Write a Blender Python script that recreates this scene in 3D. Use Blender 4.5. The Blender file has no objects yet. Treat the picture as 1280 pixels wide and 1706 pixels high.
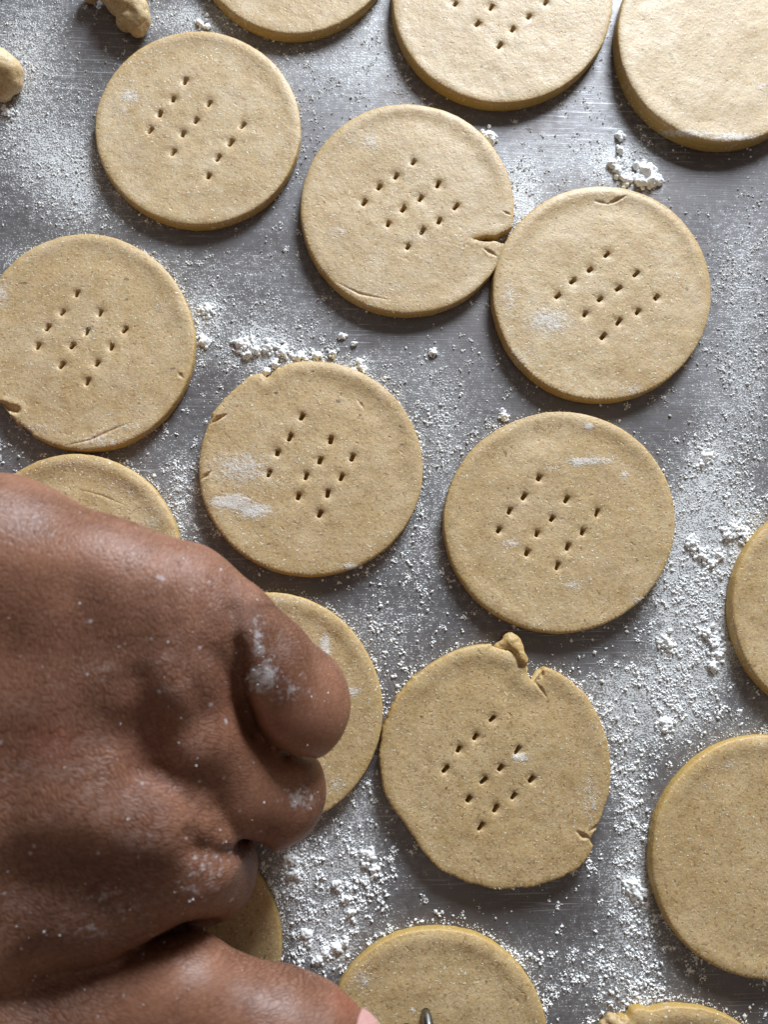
import bpy, math, random
import numpy as np
from mathutils import Matrix, Vector
from mathutils.geometry import delaunay_2d_cdt

random.seed(7)
RNG = np.random.default_rng(11)
S = 0.001                     # everything below is worked out in millimetres
scene = bpy.context.scene
col = scene.collection

# ------------------------------------------------------------------ camera
FPX, CX, CY, CAMH = 1232.0, 640.0, 853.0, 240.0
NADIR = (565.0, 1050.0)
nc = np.array([(NADIR[0]-CX)/FPX, -(NADIR[1]-CY)/FPX, -1.0]); nc /= np.linalg.norm(nc)
zc = -nc
xc = np.array([1.0, 0, 0]); xc = xc - xc.dot(zc)*zc; xc /= np.linalg.norm(xc)
yc = np.cross(zc, xc)
RW = np.stack([xc, yc, zc])   # camera vector -> world vector
cam_d = bpy.data.cameras.new('camera')
cam = bpy.data.objects.new('camera', cam_d); col.objects.link(cam)
cam_d.sensor_fit = 'VERTICAL'; cam_d.sensor_height = 36.0; cam_d.sensor_width = 36.0
cam_d.lens = 36.0*FPX/1706.0
cam_d.clip_start = 0.005; cam_d.clip_end = 20.0
M = Matrix([[*RW[0], 0], [*RW[1], 0], [*RW[2], CAMH*S], [0, 0, 0, 1]])
cam.matrix_world = M
cam_d.dof.use_dof = True; cam_d.dof.focus_distance = 0.240; cam_d.dof.aperture_fstop = 10.0
scene.camera = cam

def P(px, py, z=0.0):
    """point of the place (mm) seen at photo pixel px,py at height z"""
    v = RW @ np.array([(px-CX)/FPX, -(py-CY)/FPX, -1.0])
    k = (CAMH-z)/(-v[2])
    return np.array([v[0]*k, v[1]*k, z])

def PA(pts, z=0.0):
    a = np.asarray(pts, float)
    v = np.stack([(a[:, 0]-CX)/FPX, -(a[:, 1]-CY)/FPX, -np.ones(len(a))], 1) @ RW.T
    k = (CAMH-z)/(-v[:, 2])
    return np.stack([v[:, 0]*k, v[:, 1]*k], 1)

def to_px(p):
    p = np.atleast_2d(p)
    q = (p-np.array([0, 0, CAMH])) @ RW
    return np.stack([CX+FPX*q[:, 0]/-q[:, 2], CY-FPX*q[:, 1]/-q[:, 2]], 1)

def depth(p):
    q = (np.atleast_2d(p)-np.array([0, 0, CAMH])) @ RW
    return -q[:, 2]

# ------------------------------------------------------------------ light
world = bpy.data.worlds.new('World'); scene.world = world; world.use_nodes = True
bg = world.node_tree.nodes['Background']
bg.inputs[0].default_value = (1.0, 0.87, 0.76, 1); bg.inputs[1].default_value = 0.19
def area(name, loc, target, w, h, power, color):
    l = bpy.data.lights.new(name, 'AREA'); l.shape = 'RECTANGLE'; l.size = w; l.size_y = h
    l.energy = power; l.color = color
    o = bpy.data.objects.new(name, l); col.objects.link(o)
    o.location = loc
    o.rotation_euler = (Vector(target)-Vector(loc)).to_track_quat('-Z', 'Y').to_euler()
    return o
area('window_light', (0.38, 1.14, 0.50), (0.0, 0.0, 0.0), 0.44, 0.36, 33.5, (0.83, 0.92, 1.0))
scene.view_settings.view_transform = 'Standard'
scene.view_settings.look = 'None'
scene.view_settings.exposure = 0.0
scene.view_settings.gamma = 1.0

# ------------------------------------------------------------------ helpers
def mesh_obj(name, verts, faces, mat, parent=None, smooth=True, attrs=None):
    me = bpy.data.meshes.new(name)
    v = np.asarray(verts, float)*S
    if isinstance(faces, np.ndarray):
        n, k = faces.shape
        me.vertices.add(len(v)); me.vertices.foreach_set('co', v.ravel())
        me.loops.add(n*k); me.loops.foreach_set('vertex_index', faces.astype(np.int32).ravel())
        me.polygons.add(n)
        me.polygons.foreach_set('loop_start', (np.arange(n)*k).astype(np.int32))
        me.update(calc_edges=True); me.validate()
    else:
        me.from_pydata(v.tolist(), [], faces)
    me.polygons.foreach_set('use_smooth', [smooth]*len(me.polygons))
    for k_, a in (attrs or {}).items():
        at = me.attributes.new(k_, 'FLOAT', 'POINT')
        at.data.foreach_set('value', np.asarray(a, np.float32))
    me.update()
    me.materials.append(mat)
    o = bpy.data.objects.new(name, me); col.objects.link(o)
    if parent: o.parent = parent
    return o

def tag(o, label=None, cat=None, group=None, kind=None):
    for k_, v in (('label', label), ('category', cat), ('group', group), ('kind', kind)):
        if v: o[k_] = v
    return o

class NoiseField:
    """cheap smooth 2-D / 3-D value noise for placing and shaping things"""
    def __init__(s, seed):
        s.t = np.random.default_rng(seed).random(4096)
    def __call__(s, *c):
        c = [np.asarray(x, float) for x in c]
        i = [np.floor(x).astype(np.int64) for x in c]
        f = [x-np.floor(x) for x in c]; f = [x*x*(3-2*x) for x in f]
        out = 0
        for m in range(2**len(c)):
            w = 1.0; h = 0
            for a in range(len(c)):
                b = (m >> a) & 1
                w = w*(f[a] if b else 1-f[a])
                h = h + (i[a]+b)*(73856093, 19349663, 83492791)[a]
            out = out + w*s.t[(h ^ (h >> 7)) & 4095]
        return out*2-1
NF = NoiseField(3); NF2 = NoiseField(9)
def fbm(*c, n=NF, o=3):
    r = 0; a = 1.0; k = 1.0
    for j in range(o):
        r = r + a*n(*[x*k+17.3*j for x in c]); a *= .5; k *= 2.03
    return r/1.75

def in_poly(x, y, poly):
    c = np.zeros(len(x), bool)
    px, py = poly[:, 0], poly[:, 1]
    qx, qy = np.roll(px, -1), np.roll(py, -1)
    for a, b, c2, d in zip(px, py, qx, qy):
        if b == d: continue
        m = ((b > y) != (d > y)) & (x < (c2-a)*(y-b)/(d-b)+a)
        c ^= m
    return c

def seg_dist(x, y, line):
    d = np.full(len(x), 1e9)
    for (a, b), (c, e) in zip(line[:-1], line[1:]):
        dx, dy = c-a, e-b
        t = np.clip(((x-a)*dx+(y-b)*dy)/(dx*dx+dy*dy+1e-9), 0, 1)
        d = np.minimum(d, np.hypot(x-a-t*dx, y-b-t*dy))
    return d

# ------------------------------------------------------------------ materials
class NT:
    def __init__(s, name):
        s.m = bpy.data.materials.new(name); s.m.use_nodes = True
        s.t = s.m.node_tree; s.b = s.t.nodes['Principled BSDF']
    def n(s, typ, ins=None, **kw):
        nd = s.t.nodes.new(typ)
        for k_, v in kw.items(): setattr(nd, k_, v)
        for k_, v in (ins or {}).items():
            if isinstance(v, bpy.types.NodeSocket): s.t.links.new(v, nd.inputs[k_])
            else: nd.inputs[k_].default_value = v
        return nd
    def noise(s, vec, scale, detail=2, rough=.5, dist=0):
        return s.n('ShaderNodeTexNoise', {'Vector': vec, 'Scale': scale, 'Detail': detail, 'Roughness': rough, 'Distortion': dist}).outputs[0]
    def ramp(s, v, a, b, lo=0.0, hi=1.0):
        return s.n('ShaderNodeMapRange', {0: v, 1: a, 2: b, 3: lo, 4: hi}).outputs[0]
    def math(s, op, a, b=0.0, c=0.0):
        return s.n('ShaderNodeMath', {0: a, 1: b, 2: c}, operation=op).outputs[0]
    def mix(s, f, a, b):
        return s.n('ShaderNodeMix', {0: f, 6: a, 7: b}, data_type='RGBA').outputs[2]
    def attr(s, name):
        return s.n('ShaderNodeAttribute', attribute_name=name).outputs['Fac']
    def mapping(s, vec, scale=(1, 1, 1), rot=(0, 0, 0)):
        return s.n('ShaderNodeMapping', {'Vector': vec, 'Scale': scale, 'Rotation': rot}).outputs[0]
    def set(s, **kw):
        for k_, v in kw.items():
            k_ = k_.replace('_', ' ')
            if isinstance(v, bpy.types.NodeSocket): s.t.links.new(v, s.b.inputs[k_])
            else: s.b.inputs[k_].default_value = v
    def bump(s, h, dist, strength=1.0, nrm=None):
        i = {'Height': h, 'Distance': dist, 'Strength': strength}
        if nrm is not None: i['Normal'] = nrm
        return s.n('ShaderNodeBump', i).outputs[0]

def coords(t): return t.n('ShaderNodeTexCoord').outputs['Object']

def dough_material():
    t = NT('raw_dough'); c = coords(t)
    info = t.n('ShaderNodeObjectInfo').outputs['Random']
    off = t.n('ShaderNodeCombineXYZ', {0: t.math('MULTIPLY', info, 3.0), 1: info, 2: 0.0}).outputs[0]
    v = t.n('ShaderNodeVectorMath', {0: c, 1: off}, operation='ADD').outputs[0]
    big = t.noise(v, 45, 4, .6)
    mid = t.noise(v, 260, 4, .65)
    fine = t.noise(v, 1500, 3, .7)
    base = t.mix(t.ramp(big, .32, .7), (.57, .395, .185, 1), (.70, .52, .28, 1))
    base = t.mix(t.ramp(mid, .48, .70, 0, .6), base, (.42, .265, .10, 1))
    base = t.mix(t.ramp(fine, .35, .62), t.mix(.45, base, (.30, .18, .08, 1)), base)
    br_ = t.noise(v, 950, 1, .5)
    base = t.mix(t.ramp(br_, .62, .70, 0, .7), base, (.30, .15, .055, 1))
    # bran flecks
    sp = t.noise(t.mapping(v, (1, .6, 1), (0, 0, .6)), 620, 1, .5)
    base = t.mix(t.ramp(sp, .73, .79, 0, .65), base, (.21, .10, .035, 1))
    sp2 = t.noise(v, 420, 0)
    base = t.mix(t.ramp(sp2, .83, .86, 0, .7), base, (.09, .04, .02, 1))
    # raw cut side: yellower than the dusted top
    base = t.mix(t.ramp(t.attr('side'), 0, 1, 0, .85), base, (.46, .29, .075, 1))
    # pale semolina grains
    wh = t.noise(v, 1300, 0)
    whm = t.math('MULTIPLY', t.ramp(wh, .735, .775), t.ramp(t.noise(v, 60, 2), .4, .6, .35, 1))
    base = t.mix(t.math('MULTIPLY', whm, .9), base, (.90, .84, .70, 1))
    # clinging flour where it lies on this piece
    fl = t.attr('flour')
    fm = t.ramp(t.math('ADD', fl, t.math('MULTIPLY', t.math('SUBTRACT', t.noise(v, 700, 4, .75), .5), 2.2)), .5, 1.05, 0, .85)
    base = t.mix(fm, base, (.80, .76, .72, 1))
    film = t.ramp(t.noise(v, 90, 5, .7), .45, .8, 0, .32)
    base = t.mix(t.math('MULTIPLY', t.math('MULTIPLY', t.math('ADD', film, .10), t.math('MULTIPLY', t.attr('dust_and_light'), 1.3)), t.math('SUBTRACT', 1.0, t.attr('side'))), base, (.72, .60, .48, 1))  # pale film: flour dusting with some window light painted in
    h = t.math('ADD', t.math('MULTIPLY', t.noise(v, 900, 4, .7), .55), t.math('MULTIPLY', mid, .8))
    h = t.math('ADD', h, t.math('MULTIPLY', whm, .7))
    h = t.math('ADD', h, t.math('MULTIPLY', fm, .5))
    h = t.math('SUBTRACT', h, t.math('MULTIPLY', t.ramp(t.noise(v, 500, 2), .66, .74), .35))
    t.set(Base_Color=base, Roughness=t.ramp(fine, .3, .7, .42, .62), Specular_IOR_Level=.45,
          Subsurface_Weight=.25, Subsurface_Radius=(.0022, .0011, .0005), Subsurface_Scale=1.0,
          Normal=t.bump(h, .00030, .95))
    return t.m

def flour_material():
    t = NT('flour'); c = coords(t)
    n = t.noise(c, 1200, 3, .6)
    t.set(Base_Color=t.mix(n, (.88, .87, .86, 1), (.95, .95, .95, 1)), Roughness=.9, Specular_IOR_Level=.2,
          Subsurface_Weight=.35, Subsurface_Radius=(.0012, .0012, .0012), Normal=t.bump(n, .0002, .8))
    return t.m

def tray_material():
    t = NT('scratched_metal'); c = coords(t)
    big = t.noise(c, 9, 4, .6)
    # fine brushing running up to the right, plus crossing hairline scratches
    br = t.noise(t.mapping(c, (40, 1600, 1), (0, 0, math.radians(-38))), 1, 3, .6)
    br2 = t.noise(t.mapping(c, (60, 2200, 1), (0, 0, math.radians(28))), 1, 2, .6)
    br3 = t.noise(t.mapping(c, (25, 900, 1), (0, 0, math.radians(-8))), 1, 2, .5)
    hair = t.math('MAXIMUM', t.ramp(br, .60, .68), t.math('MAXIMUM', t.ramp(br2, .66, .72), t.ramp(br3, .68, .74)))
    patch = t.ramp(t.noise(c, 16, 3), .42, .62)
    hair = t.math('MULTIPLY', hair, patch)
    base = t.mix(t.ramp(big, .3, .7), (.118, .108, .112, 1), (.235, .222, .230, 1))
    base = t.mix(t.math('MULTIPLY', hair, .75), base, (.72, .72, .74, 1))
    stain = t.ramp(t.noise(c, 30, 5, .65), .48, .72, 0, .6)
    base = t.mix(stain, base, (.13, .10, .09, 1))
    dark = t.ramp(t.noise(c, 330, 1), .76, .80)
    base = t.mix(t.math('MULTIPLY', dark, t.ramp(t.noise(c, 25, 2), .45, .6, 0, .8)), base, (.05, .03, .025, 1))
    fl = t.attr('film')
    g = t.noise(c, 1700, 1, .6); g1 = t.noise(c, 420, 3, .7)
    g2 = t.noise(c, 160, 4, .6)
    sm = t.math('ADD', t.math('ADD', g, t.math('MULTIPLY', g1, .55)), t.math('MULTIPLY', fl, .30))
    film = t.math('ADD', t.ramp(sm, .99, 1.12, 0, .6), t.ramp(t.math('ADD', fl, t.math('MULTIPLY', g1, 1.3)), .75, 1.9, 0, .34))
    base = t.mix(film, base, (.80, .80, .80, 1))
    metal = t.math('MULTIPLY', t.math('SUBTRACT', 1.0, film), .48)
    h = t.math('ADD', t.math('MULTIPLY', br, .5), t.math('MULTIPLY', br2, .4))
    h = t.math('ADD', h, t.math('MULTIPLY', film, 1.2))
    t.set(Base_Color=base, Metallic=metal, Roughness=t.ramp(g2, .3, .7, .42, .62), Normal=t.bump(h, .00012, .7))
    return t.m

def skin_material():
    t = NT('brown_skin'); c = coords(t)
    u, v = t.attr('wu'), t.attr('wv')
    uv = t.n('ShaderNodeCombineXYZ', {0: u, 1: v, 2: 0.0}).outputs[0]
    wk = t.attr('wrinkle'); pr = t.attr('pores')
    warp = t.noise(c, 120, 2)
    uvw = t.n('ShaderNodeCombineXYZ', {0: t.math('ADD', u, t.math('MULTIPLY', warp, .006)), 1: t.math('ADD', v, t.math('MULTIPLY', t.noise(c, 60, 1), .01)), 2: 0.0}).outputs[0]
    def net(vec, m, **k):
        return t.n('ShaderNodeTexVoronoi', {'Vector': t.mapping(vec, m), 'Scale': 1.0, 'Randomness': 1.0}, feature='DISTANCE_TO_EDGE', voronoi_dimensions='2D').outputs['Distance']
    n1 = t.ramp(net(uvw, (1400, 400, 1)), 0, .20)
    n2 = t.ramp(net(uvw, (2000, 1000, 1)), 0, .25)
    w3 = t.noise(t.mapping(uvw, (260, 60, 1)), 1, 3, .6)
    w1 = n1
    vor = t.n('ShaderNodeTexVoronoi', {'Vector': t.mapping(c, (1, 1, 1), (0, 0, .4)), 'Scale': 720.0, 'Randomness': 1.0}, feature='DISTANCE_TO_EDGE').outputs['Distance']
    vor2 = t.n('ShaderNodeTexVoronoi', {'Vector': c, 'Scale': 520.0}, feature='F1').outputs['Distance']
    cell = t.ramp(vor, 0, .18)
    pore = t.ramp(vor2, .0, .30)
    wsum = t.math('ADD', t.math('ADD', t.math('MULTIPLY', n1, .42), t.math('MULTIPLY', n2, .20)), t.math('MULTIPLY', w3, 1.1))
    h = t.math('MULTIPLY', wsum, wk)
    h = t.math('ADD', h, t.math('MULTIPLY', t.math('ADD', t.math('MULTIPLY', cell, .22), t.math('MULTIPLY', pore, .35)), pr))
    h = t.math('ADD', h, t.math('MULTIPLY', t.noise(c, 700, 4, .65), .25))
    blotch = t.noise(c, 45, 4, .6)
    base = t.mix(t.ramp(blotch, .35, .68), (.135, .050, .025, 1), (.29, .130, .077, 1))
    base = t.mix(t.math('MULTIPLY', t.ramp(t.math('ADD', n1, t.math('MULTIPLY', n2, .5)), .2, 1.2, .42, 0), wk), base, (.075, .022, .014, 1))
    base = t.mix(t.math('MULTIPLY', t.ramp(vor2, .05, .3, .5, 0), pr), base, (.11, .035, .022, 1))
    base = t.mix(t.ramp(t.attr('ruddy'), 0, 1, 0, .6), base, (.30, .085, .05, 1))
    dry = t.ramp(t.math('ADD', t.math('MULTIPLY', w1, .25), t.math('MULTIPLY', t.noise(c, 1100, 4, .75), 1.0)), .60, .88, 0, .28)
    base = t.mix(dry, base, (.46, .26, .18, 1))
    fl = t.attr('flour')
    fn = t.noise(c, 520, 4, .75)
    f1 = t.ramp(t.math('ADD', fl, t.math('MULTIPLY', t.math('SUBTRACT', fn, .5), 3.2)), .72, 1.35, 0, .60)
    speck = t.math('MULTIPLY', t.ramp(t.noise(c, 380, 1), .745, .78), t.math('ADD', t.math('MULTIPLY', wk, .5), .2))
    f1 = t.math('MAXIMUM', f1, t.math('MULTIPLY', speck, .8))
    base = t.mix(f1, base, (.74, .73, .76, 1))
    h = t.math('ADD', h, t.math('MULTIPLY', f1, .5))
    t.set(Base_Color=base, Roughness=t.ramp(f1, 0, 1, .47, .9), Specular_IOR_Level=.45,
          Subsurface_Weight=.22, Subsurface_Radius=(.004, .0016, .0009), Subsurface_Scale=1.0,
          Normal=t.bump(h, .00031, .85))
    return t.m

def plain(name, colr, rough=.5, metal=0.0, sss=0.0, nz=0.0):
    t = NT(name); c = coords(t)
    n = t.noise(c, 300, 4, .6)
    dk = tuple(x*.75 for x in colr)+(1,)
    t.set(Base_Color=t.mix(t.ramp(n, .3, .7), dk, tuple(colr)+(1,)), Roughness=rough, Metallic=metal, Subsurface_Weight=sss,
          Subsurface_Radius=(.002, .001, .0007))
    if nz: t.set(Normal=t.bump(n, nz, .6))
    return t.m

DOUGH, FLOUR, TRAY, SKIN = dough_material(), flour_material(), tray_material(), skin_material()
STEEL = plain('fork_steel', (.30, .30, .30), .25, 1.0, nz=.00005)
DISH = plain('grey_enamel', (.16, .19, .18), .4, .2)
NAIL = plain('fingernail', (.66, .36, .33), .28, 0, .3)
NAILTIP = plain('nail_tip', (.72, .62, .42), .4, 0, .2)

# ------------------------------------------------------------------ the cookies
# cx, cy, rx, ry in photo pixels; t thickness mm; cuts = replaced stretches of the outline, counter-clockwise
C = []
def ck(**k): C.append(k); return k
H1 = [(308,135),(288,165),(266,189),(250,217),(348,172),(326,200),(304,222),(288,253),(404,208),(384,237),(363,262),(347,292)]
H2 = [(689,270),(660,293),(632,311),(607,337),(730,307),(701,330),(672,348),(647,373),(760,344),(732,368),(704,385),(680,411)]
H3 = [(1012,424),(984,449),(955,468),(930,493),(1061,456),(1032,480),(1001,498),(976,523),(1095,495),(1064,519),(1032,536),(1006,560)]
H4 = [(127,489),(103,520),(78,545),(62,576),(166,521),(144,552),(119,576),(102,608),(207,549),(185,578),(161,605),(145,636)]
H5 = [(503,694),(483,728),(462,754),(448,788),(551,733),(533,767),(510,793),(497,827),(587,762),(569,795),(546,822),(533,856)]
H6 = [(899,796),(874,827),(850,851),(832,883),(945,832),(921,864),(896,889),(879,921),(996,854),(972,886),(947,911),(930,943)]
H7 = [(821,1198),(793,1228),(765,1249),(743,1282),(863,1250),(835,1280),(807,1301),(782,1332),(887,1299),(857,1327),(827,1348),(802,1378)]
H8 = [(759,6),(819,12),(910,4),(882,27),(796,39),(855,48),(833,75)]
ck(c=(329,213,171,162), t=4.2, holes=H1, ha=63, label='whole pricked cookie at the upper left, just below a broken dough scrap',
   flour=[(217,160,14,10,1.0),(205,185,10,8,.7),(465,285,6,22,.5)], creases=[])
ck(c=(679,347,178,175), t=4.2, holes=H2, ha=60, label='pricked cookie with a deep split at its right edge touching its neighbour',
   cuts=[[(829,443),(836,424),(841,412),(841,405),(824,401),(812,402),(800,400),(789,398),(800,394),(812,391),(826,391),(838,386),(853,378)]],
   flour=[(618,235,16,18,.75),(563,386,20,8,.7),(690,395,30,10,.55),(640,480,60,10,.5),(800,240,12,30,.4)],
   creases=[([(806,413),(818,420),(828,426)],.5,.5),([(838,352),(830,348),(852,358)],.4,.4),([(560,470),(600,490),(650,500)],.25,.4)])
ck(c=(1004,488,182,179), t=4.2, holes=H3, ha=45, label='pricked cookie right of centre with a small lifted flap at its top edge',
   flour=[(915,535,34,22,.95),(850,495,12,30,.7),(860,600,26,26,.6),(1055,650,20,10,.7),(1110,430,26,22,.45)],
   creases=[([(1014,339),(1028,333),(1044,326)],.8,.45),([(990,334),(1014,339)],.3,.5)])
ck(c=(142,569,180,180), t=4.2, holes=H4, ha=66, label='pricked cookie cut off by the left edge with a scored arc near its bottom',
   cuts=[[(-22,648),(0,672),(10,684),(26,704),(34,708),(52,722)]],
   flour=[(2,490,14,26,.7),(262,512,8,16,.6),(255,540,6,22,.4),(60,712,40,8,.6),(165,735,40,9,.7),(212,710,30,8,.6)],
   creases=[([(0,676),(14,680),(26,683)],1.6,1.0),([(110,742),(150,733),(190,714),(216,704)],.35,.4),([(305,630),(296,620)],.4,.5)])
ck(c=(517,780,187,179), t=4.2, holes=H5, ha=70, label='pricked cookie in the middle with a white flour smear on its left side',
   cuts=[[(478,607),(462,613),(450,623),(443,628),(436,622),(426,621),(410,629),(398,640),(372,664),(351,690)]],
   flour=[(400,780,46,26,.85),(385,836,26,10,1.5),(422,850,24,10,1.35),(585,944,20,5,1.0),(440,800,30,20,.5)],
   creases=[([(350,707),(362,698),(378,690)],1.2,.5),([(334,800),(344,792),(352,784)],.7,.5),([(595,664),(604,676),(607,684)],.25,.35)])
ck(c=(934,870,193,184), t=4.2, holes=H6, ha=62, label='pricked cookie right of centre with flour streaks above its holes',
   flour=[(985,768,34,7,.95),(962,770,9,6,1.3),(981,711,7,6,1.2),(1040,791,6,5,1.2),(852,904,16,6,.9),(958,975,18,9,.7),(1065,1000,14,6,.8),(925,780,24,8,.6)],
   creases=[([(1000,1030),(1008,1016)],.3,.4)])
ck(c=(826,1280,194,207), t=4.6, holes=H7, ha=52, label='misshapen pricked cookie with torn edges at its top and right side',
   cuts=[[(1004,1362),(1016,1325),(1020,1280),(1015,1235),(1000,1195),(978,1158),(948,1130),(925,1117),(911,1112),(901,1117),(899,1127),(892,1136),(884,1130),(878,1121),(881,1112),(876,1103),(868,1094),(850,1085),(820,1078)],
         [(690,1128),(660,1165),(640,1210),(632,1258),(640,1320),(655,1348),(672,1368),(694,1404),(707,1424),(736,1451),(775,1470),(830,1484),(890,1478),(935,1462),(966,1446),(984,1426),(990,1410),(984,1400)]],
   flour=[(868,1262,15,7,1.1),(985,1330,18,40,.6),(835,1482,6,5,.8)],
   creases=[([(962,1386),(972,1393),(984,1398)],1.0,.6),([(982,1386),(996,1378),(1004,1366)],.6,.5),([(892,1136),(902,1148),(912,1162)],.5,.4),([(905,1116),(904,1130)],.8,.5),([(862,1106),(870,1112)],.8,.8)])
ck(c=(838,-4,184,174), t=5.0, holes=H8, ha=55, label='pricked cookie in the top row cut off by the upper edge, above the split cookie',
   flour=[(845,155,22,6,.6),(690,60,14,10,.4)], creases=[])
ck(c=(490,-108,168,164), t=4.2, holes=[], ha=60, label='lower edge of a cookie at the top, left of the pricked one', flour=[], creases=[])
ck(c=(1211,58,180,178), t=6.0, holes=[], ha=60, label='thick smooth cookie without holes in the upper right corner',
   flour=[(1150,222,50,6,1.0),(1225,228,40,5,1.2),(1270,146,10,5,.8)], creases=[])
ck(c=(125,931,175,175), t=4.2, holes=[], ha=60, label='cookie half hidden under the back of the hand, below the leftmost pricked one',
   flour=[(200,815,30,14,.5),(250,870,24,26,.55),(120,770,40,10,.5)], creases=[([(130,815),(170,826),(215,845)],.15,.3)])
ck(c=(445,1184,192,197), t=4.2, holes=[], ha=60, label='cookie under the curled fingertips, touching the torn cookie on its right',
   flour=[(543,1070,8,14,1.1),(540,1086,9,6,1.1),(583,1152,16,6,1.1),(560,1307,14,12,.7),(465,1000,30,8,.5)], creases=[])
ck(c=(278,1575,190,190), t=4.2, holes=[(351,1568)], ha=60, label='cookie mostly hidden below the hand with one prick hole showing',
   flour=[(385,1540,20,10,.3)], creases=[])
ck(c=(728,1735,186,186), t=4.6, holes=[], ha=60, label='cookie at the bottom edge being pricked with a fork beside the thumb',
   flour=[(605,1632,16,13,.8),(688,1683,5,4,1.0)], creases=[])
ck(c=(1280,1430,193,203), t=4.6, holes=[], ha=60, label='large smooth cookie without holes cut off by the right edge, lowest on that side',
   flour=[(1215,1276,22,9,.6),(1170,1310,6,5,.7)], creases=[])
ck(c=(1406,1012,185,188), t=4.6, holes=[], ha=60, label='small visible slice of a cookie at the right edge, halfway up', flour=[], creases=[])
ck(c=(1135,1868,190,187), t=4.2, holes=[], ha=60, label='crumbling cookie edge showing at the bottom, right of the fork',
   cuts=[[(1084,1686),(1066,1682),(1056,1688),(1050,1700),(1038,1696),(1030,1704),(1018,1700),(1010,1712),(990,1730),(975,1765)]], flour=[], creases=[])

GROUP = 'round dough cookies laid out on the tray'
outlines = []
def build_cookie(i, k):
    cx, cy, rx, ry = k['c']; t = k['t']; RR = .5
    th = np.radians(np.arange(0, 360, 1.0))
    pts = [(cx+rx*math.cos(a), cy-ry*math.sin(a)) for a in th]
    ang = lambda p: math.degrees(math.atan2(-(p[1]-cy)/ry, (p[0]-cx)/rx)) % 360
    for cut in k.get('cuts', []):
        a0, a1 = ang(cut[0]), ang(cut[-1])
        span = (a1-a0) % 360
        keep = [p for p in pts if not ((ang(p)-a0) % 360) <= span]
        dense = []
        for p, q in zip(cut[:-1], cut[1:]):
            L = math.hypot(q[0]-p[0], q[1]-p[1]); n = max(1, int(L/3.2))
            for j in range(n):
                f = j/n; w = .9
                dense.append((p[0]+(q[0]-p[0])*f+random.uniform(-w, w), p[1]+(q[1]-p[1])*f+random.uniform(-w, w)))
        dense.append(cut[-1])
        # rotate kept so that it starts right after the cut
        keep.sort(key=lambda p: (ang(p)-a1) % 360)
        pts = dense+keep
    W = PA(pts, t)
    ctr = W.mean(0)
    a = np.arctan2(W[:, 1]-ctr[1], W[:, 0]-ctr[0])
    r = np.hypot(W[:, 0]-ctr[0], W[:, 1]-ctr[1])
    dr = .32*fbm(np.cos(a)*2.2+i*5, np.sin(a)*2.2+i*3)+.10*fbm(np.cos(a)*22+i, np.sin(a)*22, o=2)
    W = ctr+(W-ctr)*((r+dr)/r)[:, None]
    outlines.append((W, t))
    n = len(W)
    nx = np.roll(W, -1, 0)-np.roll(W, 1, 0)
    nrm = np.stack([nx[:, 1], -nx[:, 0]], 1); nrm /= np.linalg.norm(nrm, axis=1)[:, None]+1e-9
    nrm = (np.roll(nrm, 1, 0)+nrm*2+np.roll(nrm, -1, 0)); nrm /= np.linalg.norm(nrm, axis=1)[:, None]+1e-9
    holes = PA(k['holes'], t) if k['holes'] else np.zeros((0, 2))
    creases = [(PA(c[0], t), c[1], c[2]) for c in k['creases']]
    def dist_edge(x, y):
        d = np.full(len(x), 1e9)
        for s in range(0, n, 60):
            q = W[s:s+60]; d = np.minimum(d, np.hypot(x[:, None]-q[None, :, 0], y[:, None]-q[None, :, 1]).min(1))
        return d
    rn = random.Random(i*13+5)
    tilt = (rn.uniform(-.006, .006), rn.uniform(-.006, .006))
    def height(x, y, d=None):
        if d is None: d = dist_edge(x, y)
        e = np.clip(1-d/RR, 0, 1)
        z = t-RR*(1-np.sqrt(np.clip(1-e*e, 0, 1)))*.95
        aa_ = np.arctan2(y-ctr[1], x-ctr[0]); top_ = np.clip(.45+.6*np.sin(aa_), 0, 1); rim = .15+.65*top_+.5*fbm(np.cos(aa_)*1.3+i*2.1, np.sin(aa_)*1.3+i)
        z = z-.10*np.exp(-(d/1.0)**2)-.24*top_*np.exp(-(d/1.3)**2)+rim*(.36*np.exp(-((d-2.6)/2.2)**2)-.38*np.exp(-((d-8)/4.5)**2))
        w = np.clip(d/3, .15, 1)
        z = z+w*(.34*fbm(x/17+i*7, y/17)+.10*fbm(x/4.5+i*3, y/4.5)+.03*fbm(x/1.4, y/1.4+i))
        z = z+(x-ctr[0])*tilt[0]+(y-ctr[1])*tilt[1]
        for hx, hy in holes:
            q = (x-hx)**2+(y-hy)**2
            z = z-.6*np.exp(-q/2.6)
        for ln, dep, wd in creases:
            q = seg_dist(x, y, ln)
            tot = np.hypot(*(ln[-1]-ln[0]))+1e-6; uu = ((x-ln[0][0])*(ln[-1]-ln[0])[0]+(y-ln[0][1])*(ln[-1]-ln[0])[1])/tot**2
            tp = np.clip(1.15-np.abs(uu-.5)*1.9, .05, 1) if wd < .9 else 1.0
            q = q+.35*wd*fbm(x*1.7, y*1.7+i); wd = wd*(.35+.65*tp); dep = dep*tp
            z = z-dep*np.exp(-(q/wd)**2)+.25*dep*np.exp(-((q-2*wd)/wd)**2)
        return np.maximum(z, .4)
    # ---- points of the plan
    P2 = [tuple(p) for p in W]; edges = [(j, (j+1) % n) for j in range(n)]
    forced = {}
    lo, hi = W.min(0), W.max(0)
    sp = .85
    gx, gy = np.meshgrid(np.arange(lo[0], hi[0], sp), np.arange(lo[1], hi[1], sp*.87))
    gx = gx+(np.arange(gx.shape[0]) % 2)[:, None]*sp/2
    g = np.stack([gx.ravel(), gy.ravel()], 1)+RNG.uniform(-.12, .12, (gx.size, 2))
    px_g = to_px(np.column_stack([g, np.full(len(g), t)]))
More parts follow.
